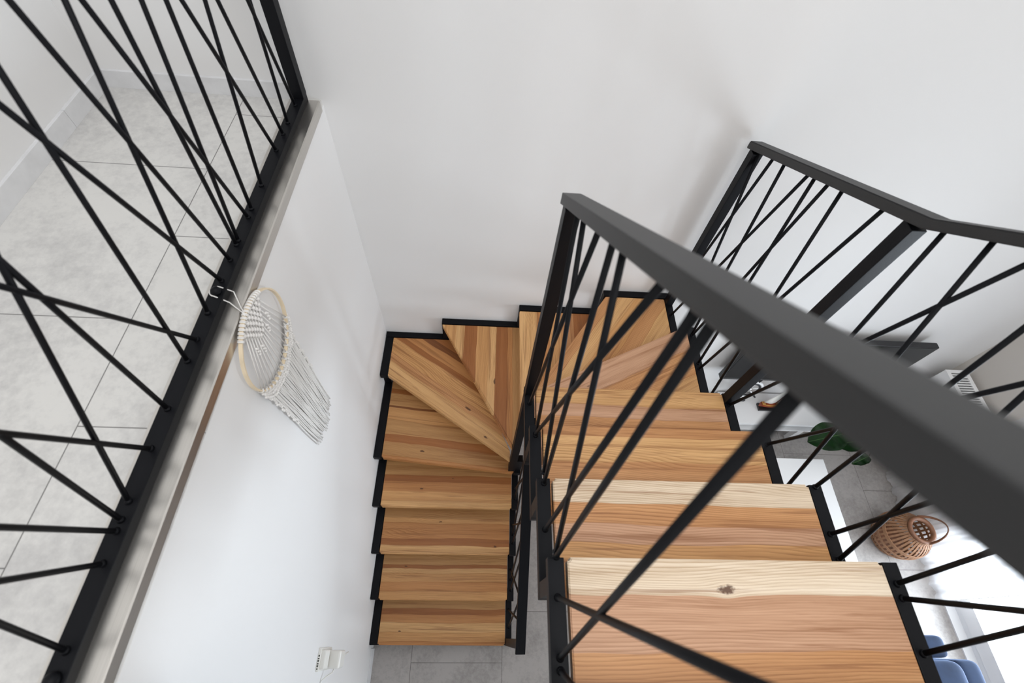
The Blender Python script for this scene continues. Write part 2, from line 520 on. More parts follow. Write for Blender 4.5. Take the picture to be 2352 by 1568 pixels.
tread(5, [(g, 0.964), (W - g, 0.890), (W - g, 0.95), (g, 1.50)], (0, 0.964), D1,
      [(.02, 'M'), (.10, 'G'), (.15, 'D'), (.25, 'G'), (.33, 'T'), (.345, 'B'), (.43, 'G'), (.46, 'D'), (.7, 'G')], fig=1.3, knots_px=[(0.24, 1.01, .009)])
D2 = Vector((0.79, 0.892 - 1.428))
tread(6, [(g, 1.428), (0.7655, 0.909), (0.7655, 0.965), (0.43, D), (g, D)], (0, 1.428), D2,
      [(.09, 'L'), (.14, 'O'), (.235, 'T'), (.27, 'D'), (.33, 'M'), (.37, 'B'), (.6, 'D')], fig=1.7, knots_px=[(0.62, 1.045, .008), (0.51, 1.22, .012)])
tread(7, [(0.326, D), (0.7655, 0.919), (0.7655, 0.9405), (0.805, 0.9405), (0.83, D)], (0.30, 0.9), (0, 1),
      [(.04, 'L'), (.11, 'T'), (.165, 'L'), (.245, 'D'), (.32, 'T'), (.365, 'L'), (.43, 'D'), (.46, 'M'), (.55, 'G')], fig=1.2, knots_px=[(0.66, 1.32, .010)])
tread(8, [(0.794, D), (0.794, 0.945), (0.86, 0.945), (1.37, D)], (0.794, 0.9), (0, 1),
      [(.10, 'L'), (.17, 'M'), (.25, 'T'), (.32, 'O'), (.42, 'D'), (.6, 'O')], fig=2.2)
D3 = Vector((1.272 - 0.815, D - 1.035))
tread(9, [(1.272, D), (0.815, 1.035), (0.815, 0.95), (0.87, 0.95), (1.612, 1.33), (1.612, D)], (0.815, 1.035), D3,
      [(.05, 'O'), (.14, 'L'), (.23, 'T'), (.31, 'O'), (.40, 'L'), (.45, 'D'), (.6, 'M')], fig=1.3)
D4 = Vector((B - A, 1.398 - 0.998))
tread(10, [(A, 0.998), (B, 1.398), (B, 0.86), (A, 0.88)], (A, 0.998), D4,
      [(.12, 'K'), (.24, 'O'), (.5, 'L')], fig=1.4, gscale=1.3, knots_px=[(1.08, 1.04, .005)])
straight(11, NU[0], A, B, NU[1] - 0.09, [(.075, 'L'), (.13, 'K'), (.22, 'O'), (.34, 'K')], fig=2.2)
straight(12, NU[1], A, B, NU[2] - 0.09, [(.035, 'O'), (.13, 'L'), (.21, 'O'), (.34, 'M')], fig=1.6, gscale=0.9)
straight(13, NU[2], A, B, NU[3] - 0.09, [(.072, 'P'), (.13, 'O'), (.18, 'K'), (.225, 'T'), (.34, 'O')], fig=1.5, gscale=0.9)
straight(14, NU[3], A, B, NU[3] - 0.33, [(.078, 'P'), (.15, 'K'), (.19, 'K'), (.34, 'O')], fig=1.0, knots_px=[(1.195, 0.148, .014)], gscale=0.9)

T = 0.04
def saw_y(bm, x0, x1, segs, verticals=True, back=None):
    """segs: (y_front, y_back, index) horizontals joined by verticals"""
    for k, (ya, yb, i) in enumerate(segs):
        z = i * R_ - 0.003
        lo, hi = min(ya, yb), max(ya, yb)
        box(bm, x0, x1, lo, hi, z - T, z, bev=0.003)
# left wall stringer
bm = bmesh.new()
ys = NL + [0.964, 1.428]
ends = [y + 0.08 for y in ys[1:]] + [YB - 0.001]
for i, (ya, yb) in enumerate(zip(ys, ends)):
    z = (i + 1) * R_ - 0.003
    box(bm, XL + 0.003, -0.003, ya, yb, z - T, z, bev=0.003)
    if i < 5: box(bm, XL + 0.004, -0.004, yb - 0.041, yb - 0.001, z - 0.01, z + R_ - T + 0.004, bev=0.002)
box(bm, XL + 0.003, -0.003, 0.0, 0.04, 0.001, R_ - T, bev=0.003)
link('stringer', bm, M_steel, stairs)
# back wall stringer
bm = bmesh.new()
xs = [XL + 0.003, 0.322, 0.792, 1.262]
xe = [0.322 + 0.05, 0.792 + 0.04, 1.262 + 0.06, 1.655]
for k in range(4):
    z = (6 + k) * R_ + 0.004
    box(bm, xs[k], xe[k], D + 0.003, YB - 0.002, z - T, z, bev=0.003)
    if k < 3: box(bm, xs[k + 1], xs[k + 1] + 0.04, D + 0.004, YB - 0.003, z - 0.01, z + R_ - T + 0.004, bev=0.002)
link('stringer', bm, M_steel, stairs)
# outer stringer of the upper flight
bm = bmesh.new()
segs = [(YB - 0.003, 1.33, 9), (1.398, 0.86, 10), (NU[0], NU[1] - 0.08, 11), (NU[1], NU[2] - 0.08, 12), (NU[2], NU[3] - 0.08, 13), (NU[3], -0.11, 14)]
for k, (ya, yb, i) in enumerate(segs):
    z = i * R_ - 0.003
    box(bm, 1.615, 1.655, yb, ya, z - T, z, bev=0.003)
    if k < 5: box(bm, 1.616, 1.654, yb + 0.001, yb + 0.041, z - 0.01, z + R_ - T + 0.004, bev=0.002)
box(bm, 1.616, 1.654, -0.112, -0.072, 14 * R_ - 0.02, HF, bev=0.002)
link('stringer', bm, M_steel, stairs)
# inner stringers
bm = bmesh.new()
segs = [(NU[0], NU[1] - 0.08, 11), (NU[1], NU[2] - 0.08, 12), (NU[2], NU[3] - 0.08, 13), (NU[3], -0.11, 14)]
for k, (ya, yb, i) in enumerate(segs):
    z = i * R_ - 0.003
    box(bm, 0.765, 0.805, yb, ya, z - T, z, bev=0.003)
    if k < 3: box(bm, 0.766, 0.804, yb + 0.001, yb + 0.041, z - 0.01, z + R_ - T + 0.004, bev=0.002)
box(bm, 0.766, 0.804, -0.112, -0.072, 14 * R_ - 0.02, HF, bev=0.002)
box(bm, 0.767, 0.807, 0.899, 0.939, 5 * R_ + 0.001, 11 * R_ - T, bev=0.002)      # mast carrying the winder tips
link('stringer', bm, M_steel, stairs)
bm = bmesh.new()
yl = NL + [0.889]
ye = [y + 0.08 for y in yl[1:]] + [0.945]
for i in range(5):
    z = (i + 1) * R_ - 0.003
    box(bm, 0.804, 0.842, yl[i], ye[i], z - T, z, bev=0.003)
    if i < 4: box(bm, 0.805, 0.841, ye[i] - 0.041, ye[i] - 0.001, z - 0.01, z + R_ - T + 0.004, bev=0.002)
box(bm, 0.8045, 0.842, 0.906, 0.946, 5 * R_ - T, 6 * R_ - T + 0.03, bev=0.002)
box(bm, 0.804, 0.842, 0.0, 0.04, 0.001, R_ - T, bev=0.003)
link('stringer', bm, M_steel, stairs)

# ------------------------------------------------------------------ railings
def rod(parent, p, q, r=0.0056, name='baluster', m=None):
    bm = bmesh.new()
    p, q = Vector(p), Vector(q)
    d = (q - p).normalized()
    tube(bm, [p, q], r, 12)
    tube(bm, [p, p + d * 0.004, p + d * 0.007], r * 1.5, 12, r2=r)
    return link(name, bm, m or M_steel, parent, smooth=True)

# inner railing of the upper flight
ir = thing('stair_railing', 'black steel railing in the foreground on the inner side of the upper flight', 'railing', (0.785, 0.92, 11 * R_))
SL = -0.7375
def hz_i(y): return 3.696 + SL * y
bm = bmesh.new()
beam(bm, (0.786, 0.960, hz_i(0.960) - 0.018), (0.786, -0.28, hz_i(-0.28) - 0.018), 0.047, 0.035, vertical_cut=True, bev=0.0035)
link('handrail', bm, M_rail, ir)
link('post', bx(0.767, 0.807, 0.899, 0.939, 11 * R_ - 0.003, hz_i(0.92) - 0.03, bev=0.002), M_steel, ir)
for (y1, z1, y2, z2) in ((.849, 3.011, .666, 2.192), (.785, 3.064, .473, 2.286), (.669, 3.148, .873, 1.91), (.578, 3.217, .444, 2.353),
                         (.525, 3.258, .227, 2.465), (.388, 3.357, .677, 2.105), (.309, 3.415, .311, 2.309), (.281, 3.435, .217, 2.528),
                         (.18, 3.51, .014, 2.536), (.024, 3.369, .126, 2.535), (-.14, 3.72, -.015, 2.535)):
    k = (y1 - y2) / (z1 - z2)
    def lvl(y):
        for n_, yn in enumerate(NU):
            if y >= (NU[n_ + 1] if n_ < 3 else -9): return (11 + n_) * R_ - 0.003
    yb, zb_ = y2, z2
    # extend / cut the lower end at the tube it stands on
    best = None
    for i in range(4):
        zt = (11 + i) * R_ - 0.003
        yy = y2 + (zt - z2) * k
        lo = (NU[i + 1] if i < 3 else -0.11); hi = NU[i]
        if lo - 0.012 <= yy <= hi + 0.012 and (best is None or abs(zt - z2) < abs(best[1] - z2)):
            best = (yy, zt)
    if best is None: best = (y2, round(z2 / R_) * R_ - 0.003)
    # upper end on the handrail underside
    t = 0
    yy, zz = y1, z1
    for _ in range(40):
        zz = hz_i(yy) - 0.034
        yy = y1 + (zz - z1) * k
    rod(ir, (0.786, best[0], best[1]), (0.786, yy, zz), 0.0062)

# outer railing of the upper flight
orl = thing('stair_railing', 'black steel railing with bent handrail on the outer side of the upper flight', 'railing', (1.635, YB - 0.06, 9 * R_))
def hz_o(y):
    return 2.647 - 0.4776 * (y - 1.715) if y > 0.874 else 3.050 - 0.740 * (y - 0.874)
bm = bmesh.new()
prof = [(1.606, 0.0), (1.656, 0.0), (1.656, -0.033), (1.606, -0.033)]
ringsv = []
for y in (1.722, 0.874, -0.28):
    ringsv.append([bm.verts.new((x, y, hz_o(y) + dz)) for x, dz in prof])
for Ra, Rb in zip(ringsv, ringsv[1:]):
    for i in range(4):
        j = (i + 1) % 4
        bm.faces.new((Ra[i], Ra[j], Rb[j], Rb[i]))
bm.faces.new(ringsv[0]); bm.faces.new(ringsv[-1][::-1])
bmesh.ops.bevel(bm, geom=[e for e in bm.edges], offset=0.003, segments=2, affect='EDGES')
link('handrail', bm, M_rail, orl)
link('post', bx(1.613, 1.653, 1.663, 1.703, 9 * R_ - 0.003, hz_o(1.703) - 0.028, bev=0.002), M_steel, orl)
link('post', bx(1.613, 1.653, 0.892, 0.932, 11 * R_ - 0.003, hz_o(0.932) - 0.028, bev=0.002), M_steel, orl)
for yt, yb, i in ((1.668, 1.41, 9), (1.566, 1.675, 9), (1.491, 1.352, 10), (1.349, 1.595, 9), (1.316, 1.186, 10), (1.247, 1.345, 10),
                  (1.184, 0.985, 10), (1.020, 1.157, 10), (0.846, 0.690, 11 + 1), (0.752, 0.475, 12), (0.661, 0.886, 11), (0.590, 0.450, 13),
                  (0.395, 0.651, 12), (0.537, 0.242, 13), (0.332, 0.312, 13), (0.287, 0.166, 14), (-0.023, 0.134, 14), (0.195, 0.021, 14), (-0.16, -0.05, 14)):
    rod(orl, (1.634, yb, i * R_ - 0.003), (1.634, yt, hz_o(yt) - 0.031), 0.0062)

# railing of the lower flight
lr = thing('stair_railing', 'black steel railing seen almost end-on beside the lower flight of stairs', 'railing', (0.82, 0.0, R_))
def hz_l(y): return 1.115 + 0.745 * (y + 0.022)
bm = bmesh.new()
beam(bm, (0.8185, -0.022, hz_l(-0.022) - 0.017), (0.8105, 0.898, hz_l(0.898) - 0.017), 0.046, 0.034, vertical_cut=True, bev=0.003)
link('handrail', bm, M_steel, lr)  # darker coat than the other handrails: shade below the upper flight put into colour
link('post', bx(0.804, 0.842, -0.001, 0.039, R_ - 0.003, hz_l(0.0) - 0.028, bev=0.002), M_steel, lr)
for yt, yb, i in ((0.10, 0.20, 1), (0.24, 0.10, 1), (0.17, 0.42, 2), (0.42, 0.30, 2), (0.53, 0.36, 2), (0.50, 0.66, 3), (0.62, 0.55, 3), (0.83, 0.60, 3), (0.70, 0.84, 4), (0.86, 0.78, 4)):
    rod(lr, (0.8225, yb, i * R_ - 0.003), (0.8225, yt, hz_l(yt) - 0.032), 0.0056)

# landing railing on the left
lb = thing('landing_railing', 'black steel railing of crossing rods along the upper floor edge', 'railing', (-0.11, 0.8, 2.70))
def xr(y): return -0.112 + 0.007 * y
ZB = 2.728
bm = bmesh.new()
beam(bm, (xr(-0.9), -0.9, 2.714), (xr(1.70), 1.700, 2.714), 0.039, 0.028, bev=0.002)
link('bottom_rail', bm, M_steel, lb)
bm = bmesh.new()
beam(bm, (xr(-0.9), -0.9, 3.60), (xr(1.70), 1.702, 3.60), 0.047, 0.034, bev=0.003)
link('handrail', bm, M_rail, lb)
xp = xr(1.68)
link('post', bx(xp - 0.020, xp + 0.020, 1.662, 1.702, ZB - 0.001, 3.585, bev=0.002), M_steel, lb)
LB = [(1.622, 1.435), (1.521, 1.611), (1.461, 1.31), (1.378, 1.128), (1.211, 1.442), (1.11, 1.232), (1.077, .903), (.985, 1.175), (.97, 1.049),
      (.915, .792), (.844, .615), (.74, .989), (.662, .305), (.601, .777), (.48, .53), (.388, .156), (.278, .70), (.243, .39), (.222, .091),
      (.164, -.037), (.026, .223), (-.06, -.2), (-.12, .05)]
for i, (yb, yt) in enumerate(LB):
    rod(lb, (xr(yb), yb, ZB), (xr(yb), yt, 3.586), 0.0053)
for yk in (0.806, -0.016):
    bm = bmesh.new()
    lathe(bm, [(0.0, 0.0), (0.013, 0.0), (0.013, 0.006), (0.011, 0.012), (0.006, 0.016), (0.0, 0.0175)], (xr(yk), yk, ZB), 20, cap=False)
    link('bolt_cap', bm, M_steel, lb, smooth=True)

# ------------------------------------------------------------------ macrame hanging
random.seed(4)
mc = thing('macrame_wall_hanging', 'white macrame with a round wooden hoop and long fringe hanging on the left wall', 'wall hanging', (-0.03, 0.768, 2.71))
HC, HR = (0.772, 2.556), 0.146
def hx(z):   # the hoop leans from the steel edge to the wall
    return -0.0355 + (z - 2.40) * 0.012
def hp(ang, dr=0.0, dx=0.0):
    y = HC[0] + (HR + dr) * math.cos(ang); z = HC[1] + (HR + dr) * math.sin(ang)
    return Vector((hx(z) + dx, y, z))
bm = bmesh.new()
n = 64
r1 = [[bm.verts.new(hp(2 * PI * k / n, dr, dx)) for dr, dx in ((-.0025, -.005), (.0025, -.005), (.0025, .005), (-.0025, .005))] for k in range(n)]
for k in range(n):
    Ra, Rb = r1[k], r1[(k + 1) % n]
    for i in range(4):
        bm.faces.new((Ra[i], Ra[(i + 1) % 4], Rb[(i + 1) % 4], Rb[i]))
link('hoop', bm, M_hoop, mc)
# lark's head knots wrapped round the top of the hoop
bm = bmesh.new()
top_angs = [math.radians(a) for a in range(60, 126, 4)]
for a in top_angs:
    for da in (-0.012, 0.012):
        pts = []
        for k in range(8):
            t = 2 * PI * k / 8
            pts.append(hp(a + da, 0.0052 * math.cos(t), 0.0078 * math.sin(t)))
        tube(bm, pts, 0.0019, 6, closed=True)
link('larks_head_knot', bm, M_cotton, mc, smooth=True)
# knotted net below it
bm = bmesh.new()
for row in range(7):
    cnt = 8 - row
    for c in range(cnt):
        y = HC[0] - 0.004 + (c - (cnt - 1) / 2) * 0.0168 + random.uniform(-.001, .001)
        z = HC[1] + HR - 0.014 - row * 0.0145 - abs(c - (cnt - 1) / 2) * 0.0035
        x = hx(z) + 0.002
        for s_ in (-1, 1):
            tube(bm, [(x, y - 0.006 * s_, z + 0.006), (x + 0.004, y, z + 0.001), (x, y + 0.006 * s_, z - 0.006)], 0.0030, 6)
        ball(bm, (x + 0.003, y, z), 0.0060, 0.7, 1, 1.1, 8)
        if row < 6:
            tube(bm, [(x, y, z), (x, y + 0.008, z - 0.0145)], 0.0016, 5)
            tube(bm, [(x, y, z), (x, y - 0.008, z - 0.0145)], 0.0016, 5)
link('knotted_net', bm, M_cotton, mc, smooth=True)
# warp cords from the net to the lower arc
bot = [math.radians(a) for a in range(205, 338, 9)]
bm = bmesh.new()
nb = len(bot)
for k, a in enumerate(bot):
    s = k / (nb - 1)
    y0 = HC[0] - 0.060 + 0.118 * s
    z0 = HC[1] + HR - 0.030 - (0.085 * (1 - abs(2 * s - 1)))
    p1 = hp(a, -0.001, 0.003)
    tube(bm, [(hx(z0) + 0.002, y0, z0), ((hx(z0) + p1.x) / 2 + .001, (y0 + p1.y) / 2, (z0 + p1.z) / 2), p1], 0.0021, 6)
    for da in (-0.013, 0.013):
        tube(bm, [hp(a + da, 0.0052 * math.cos(2 * PI * q / 8), 0.0078 * math.sin(2 * PI * q / 8)) for q in range(8)], 0.0018, 6, closed=True)
for (ys_, zs_) in ((0.715, 2.600), (0.740, 2.575), (0.80, 2.590), (0.826, 2.612)):
    for q in range(5):
        ball(bm, (hx(zs_) + 0.004, ys_ + (q % 2) * 0.004, zs_ - q * 0.007), 0.0045, 1, 1, .8, 8)
link('warp_cord', bm, M_cotton, mc, smooth=True)
# square knot rows under the hoop
bm = bmesh.new()
for k in range(44):
    s = k / 43
    a = math.radians(207 + 128 * s)
    base = hp(a, 0.006)
    for row in range(3):
        zz = base.z - 0.008 - row * (0.011 + 0.006 * math.sin(s * PI * 3) ** 2)
        ball(bm, (hx(zz) + random.uniform(0, .003), base.y + (row % 2) * 0.003, zz), 0.0046, .8, 1, 1.1, 8)
for side in (0.652, 0.886):
    for q in range(26):
        zz = 2.455 - q * 0.0115
        ball(bm, (-0.0375, side + 0.005 * math.sin(q * 1.4) + (0.001 * q if side < .7 else 0), zz), 0.0052, .8, 1.1, 1.1, 8)
link('knot_band', bm, M_cotton, mc, smooth=True)
# fringe
bm = bmesh.new()
nf = 46
for k in range(nf):
    s = k / (nf - 1)
    a = math.radians(205 + 132 * s)
    base = hp(a, 0.004)
    y0 = 0.650 + 0.236 * s
    z0 = base.z - 0.01
    yend = 0.692 + 0.192 * s + random.uniform(-.004, .004)
    zend = 1.872 + random.uniform(-.012, .035) + (0.01 * math.sin(s * 9))
    pts = []
    ph = random.uniform(0, 6)
    for q in range(12):
        t = q / 11
        pts.append((-0.041 + random.uniform(0, .001) + 0.005 * (1 - t) + 0.004 * ((k * 7) % 3) * t * 0.6 , y0 + (yend - y0) * t + 0.0016 * math.sin(ph + t * 9), z0 + (zend - z0) * t))
    tube(bm, pts, 0.0022, 6)
fr = link('fringe', bm, M_cotton, mc, smooth=True)
fr['kind'] = 'stuff'
# loop over the bolt cap
yk = 0.806; xk = xr(yk)
bm = bmesh.new()
tp = hp(math.radians(97), 0.006, 0.004)
arc = [(xk + 0.0155 * math.cos(t), yk + 0.0155 * math.sin(t), ZB + 0.004) for t in [math.radians(70 + 22 * i) for i in range(10)]]
pl = [tuple(tp), (-0.040, 0.770, 2.705), (-0.045, 0.776, 2.7035)] + [(-0.075, 0.822, 2.712)] + arc + [(-0.075, 0.787, 2.712), (-0.046, 0.768, 2.7035), (-0.040, 0.764, 2.705), tuple(tp + Vector((0, -.003, 0)))]
tube(bm, pl, 0.0016, 6)
link('hanging_cord', bm, M_cotton, mc, smooth=True)

# ------------------------------------------------------------------ wall socket and plug
so = thing('wall_socket', 'white double wall socket low on the left wall near the stair foot', 'socket', (XL, -0.036, 1.24))
link('frame', bx(XL, XL + 0.012, -0.078, 0.006, 1.150, 1.325, bev=0.003), M_plastic, so)
link('socket_insert', bx(XL + 0.011, XL + 0.030, -0.070, -0.002, 1.247, 1.317, bev=0.004), M_plastic, so)
link('socket_insert', bx(XL + 0.011, XL + 0.016, -0.070, -0.002, 1.160, 1.232, bev=0.003), M_plastic, so)
bm = bmesh.new()
for k in range(6):
    box(bm, XL + 0.003, XL + 0.009, -0.070 + k * 0.009, -0.066 + k * 0.009 + 0.002 * (k % 2), 1.3248, 1.3254)
link('printed_marks', bm, M_dark, so)
pg = thing('power_adapter', 'rounded white plug adapter pushed into the lower half of the wall socket', 'plug', (XL + 0.016, -0.036, 1.196))
bm = bx(XL + 0.016, XL + 0.075, -0.072, -0.004, 1.150, 1.238, bev=0.014, seg=4)
link('body', bm, M_plastic, pg, smooth=True)
bm = bmesh.new()
tube(bm, [(XL + 0.045, -0.070, 1.19), (XL + 0.040, -0.088, 1.19), (XL + 0.020, -0.10, 1.20), (XL + 0.005, -0.115, 1.215), (XL + 0.004, -0.20, 1.22), (XL + 0.004, -0.42, 1.21), (XL + 0.004, -0.5, 1.1), (XL + 0.004, -0.52, 0.8), (XL + 0.004, -0.52, 0.1)], 0.0028, 8)
link('cable', bm, M_plastic, pg, smooth=True)
bm = bmesh.new()
tube(bm, [(XL + 0.06, -0.03, 1.152), (XL + 0.065, -0.024, 1.125), (XL + 0.075, -0.014, 1.095)], 0.0032, 8)
link('strain_relief', bm, M_plastic, pg, smooth=True)

# ------------------------------------------------------------------ living room below
# television
tv = thing('television', 'flat black television mounted on the back wall above the white bench', 'television', (2.92, YB, 1.05))
link('housing', bx(2.31, 3.54, 1.655, 1.695, 0.775, 1.305, bev=0.004), M_black, tv)
link('screen', bx(2.322, 3.528, 1.6535, 1.6552, 0.800, 1.294), M_screen, tv)
link('reflection_band', bx(2.312, 3.538, 1.652, 1.6555, 0.776, 0.798, bev=0.001), M_reflection, tv)  # reflection in the lower screen edge, painted on as a grey strip
link('wall_bracket', bx(2.72, 3.12, 1.694, YB - 0.001, 0.92, 1.18, bev=0.003), M_black, tv)

# tv bench
tb = thing('tv_bench', 'low white bench with an open shelf standing below the television', 'bench', (2.92, 1.6, 0.0))
BX0, BX1, BY0 = 2.485, 3.36, 1.468
link('top_board', bx(BX0, BX1, BY0, YB - 0.013, 0.376, 0.400, bev=0.002), M_white, tb)
link('shelf_board', bx(BX0 + 0.02, BX1 - 0.02, BY0 + 0.004, YB - 0.013, 0.262, 0.280, bev=0.002), M_white, tb)
for x0 in (BX0, BX1 - 0.02):
    link('side_panel', bx(x0, x0 + 0.02, BY0 + 0.004, YB - 0.013, 0.262, 0.3762, bev=0.001), M_white, tb)
link('back_panel', bx(BX0 + 0.02, BX1 - 0.02, YB - 0.024, YB - 0.014, 0.28, 0.376), M_white, tb)
for x0 in (BX0 + 0.10, BX1 - 0.16):
    for y0 in (BY0 + 0.03, YB - 0.09):
        link('leg', bx(x0, x0 + 0.05, y0, y0 + 0.04, 0.0, 0.262, bev=0.003), M_white, tb)

# ship wheel ornament
wh = thing('ship_wheel', 'black and white ship wheel ornament leaning on the wall below the television', 'ornament', (2.62, 1.68, 0.40))
def wheel_pt(a, r, off=0.0):
    ca, sa = math.cos(a), math.sin(a)
    return Vector((2.615 + r * ca, 1.680 - off - 0.035 * (0.5 - sa * r / 0.15 * 0.5), 0.612 + r * sa))
bm = bmesh.new(); tube(bm, [wheel_pt(2 * PI * k / 40, 0.094) for k in range(40)], 0.0115, 10, closed=True); link('rim', bm, M_white, wh, smooth=True)
bm = bmesh.new(); tube(bm, [wheel_pt(2 * PI * k / 40, 0.076, 0.004) for k in range(40)], 0.008, 10, closed=True); link('inner_ring', bm, M_black, wh, smooth=True)
for k in range(6):
    a = math.radians(12 + 60 * k)
    bm = bmesh.new(); tube(bm, [wheel_pt(a, 0.02), wheel_pt(a, 0.095)], 0.0055, 8); link('spoke', bm, M_white, wh, smooth=True)
    bm = bmesh.new(); tube(bm, [wheel_pt(a, 0.10), wheel_pt(a, 0.115), wheel_pt(a, 0.132), wheel_pt(a, 0.150), wheel_pt(a, 0.153)], 0.0085, 10, r2=0.0065); link('handle', bm, M_black, wh, smooth=True)
bm = bmesh.new(); ball(bm, tuple(wheel_pt(0, 0.0, 0.006)), 0.024, 1, .5, 1, 16); link('hub', bm, M_chrome, wh, smooth=True)
link('stand', bx(2.55, 2.68, 1.655, 1.700, 0.4005, 0.425, bev=0.004), M_black, wh)
bm = bmesh.new(); tube(bm, [(2.615, 1.682, 0.42), (2.615, 1.680, 0.548)], 0.007, 8); link('stand_post', bm, M_black, wh, smooth=True)
bm = bmesh.new()
tube(bm, [wheel_pt(math.radians(235 + k * 3.6), 0.108 + 0.004 * (k % 2), 0.008) for k in range(20)], 0.0045, 7); link('rope_wrap', bm, M_cotton, wh, smooth=True)

# model sailing ship
sh = thing('model_ship', 'small model sailing boat with brown hull and white sails on the white bench', 'ornament', (2.86, 1.60, 0.40))
link('stand', bx(2.775, 2.955, 1.578, 1.640, 0.400, 0.422, bev=0.003), M_black, sh)
def hull(bm, L0, L1, yc, zb, zt, hw, k0=0.0):
    n = 14; rings = []
    for i in range(n):
        t = i / (n - 1)
        x = L0 + (L1 - L0) * t
        w = hw * (math.sin(PI * min(1, t * 0.80 + 0.14)) ** 0.7)
        if i == n - 1: w = 0.002
        sheer = 0.010 * (2 * t - 1) ** 2
        rings.append([bm.verts.new((x, yc + s * w * f, zb + (zt + sheer - zb) * h)) for s, f, h in ((-1, 1.0, 1), (-1, .85, .5), (-1, .3, .08), (0, 0, 0), (1, .3, .08), (1, .85, .5), (1, 1.0, 1))])
    for Ra, Rb in zip(rings, rings[1:]):
        for i in range(6):
            bm.faces.new((Ra[i], Ra[i + 1], Rb[i + 1], Rb[i]))
        bm.faces.new((Ra[6], Ra[0], Rb[0], Rb[6]))
    bm.faces.new(rings[0]); bm.faces.new(rings[-1][::-1])
    return bm
link('hull', hull(bmesh.new(), 2.775, 2.995, 1.612, 0.424, 0.462, 0.026), M_varnish, sh)
bm = hull(bmesh.new(), 2.782, 2.985, 1.612, 0.452, 0.4665, 0.0225); link('deck', bm, M_deck, sh)
link('cabin', bx(2.81, 2.89, 1.600, 1.624, 0.463, 0.480, bev=0.003), M_varnish, sh)
bm = bmesh.new(); tube(bm, [(2.885, 1.612, 0.465), (2.885, 1.612, 0.80)], 0.0035, 8); link('mast', bm, M_varnish, sh, smooth=True)
bm = bmesh.new(); tube(bm, [(2.885, 1.612, 0.505), (2.77, 1.604, 0.500)], 0.0028, 8); link('boom', bm, M_varnish, sh, smooth=True)
def sail(p):
    bm = bmesh.new()
    a = [Vector(q) for q in p]
    N_ = 8; V_ = []
    for i in range(N_ + 1):
        row = []
        for j in range(N_ + 1):
            t, s = i / N_, j / N_
            l = a[0].lerp(a[2], t); r = a[1].lerp(a[2], t)
            q = l.lerp(r, s); q.y -= 0.016 * math.sin(PI * s) * (1 - t)
            row.append(bm.verts.new(q))
        V_.append(row)
    for i in range(N_):
        for j in range(N_):
            bm.faces.new((V_[i][j], V_[i][j + 1], V_[i + 1][j + 1], V_[i + 1][j]))
    bmesh.ops.remove_doubles(bm, verts=bm.verts, dist=1e-5)
    r_ = bmesh.ops.solidify(bm, geom=bm.faces[:], thickness=0.001)
    return bm
link('sail', sail([(2.775, 1.606, 0.508), (2.881, 1.612, 0.512), (2.881, 1.612, 0.79)]), M_sail, sh, smooth=True)
link('sail', sail([(2.890, 1.612, 0.49), (2.99, 1.612, 0.478), (2.889, 1.612, 0.77)]), M_sail, sh, smooth=True)

# coffee table
ct = thing('coffee_table', 'low white coffee table half hidden behind the upper flight of stairs', 'table', (2.86, 0.75, 0.0))
link('table_top', bx(2.52, 3.165, 0.10, 1.192, 0.385, 0.420, bev=0.002), M_white, ct)
for x0 in (2.54, 3.085):
    for y0 in (0.12, 1.11):
        link('leg', bx(x0, x0 + 0.06, y0, y0 + 0.06, 0.0, 0.385, bev=0.002), M_white, ct)

# potted plant
pp = thing('potted_plant', 'potted plant with big glossy dark green leaves beside the white bench', 'plant', (3.72, 1.52, 0.0))
bm = bmesh.new()
lathe(bm, [(0.0, 0.0), (0.07, 0.0), (0.095, 0.18), (0.10, 0.20), (0.088, 0.20), (0.085, 0.178), (0.0, 0.176)], (3.72, 1.52, 0.0), 28, cap=False)
link('pot', bm, M_pot, pp, smooth=True)
link('soil', lathe(bmesh.new(), [(0.0, 0.178), (0.085, 0.180), (0.0, 0.186)], (3.72, 1.52, 0.0), 24, cap=False), M_soil, pp)
bm = bmesh.new()
tube(bm, [(3.72, 1.52, 0.18), (3.66, 1.46, 0.45), (3.56, 1.40, 0.75)], 0.010, 8, r2=0.006)
tube(bm, [(3.66, 1.46, 0.45), (3.50, 1.34, 0.60)], 0.006, 8)
link('stem', bm, M_bark, pp, smooth=True)
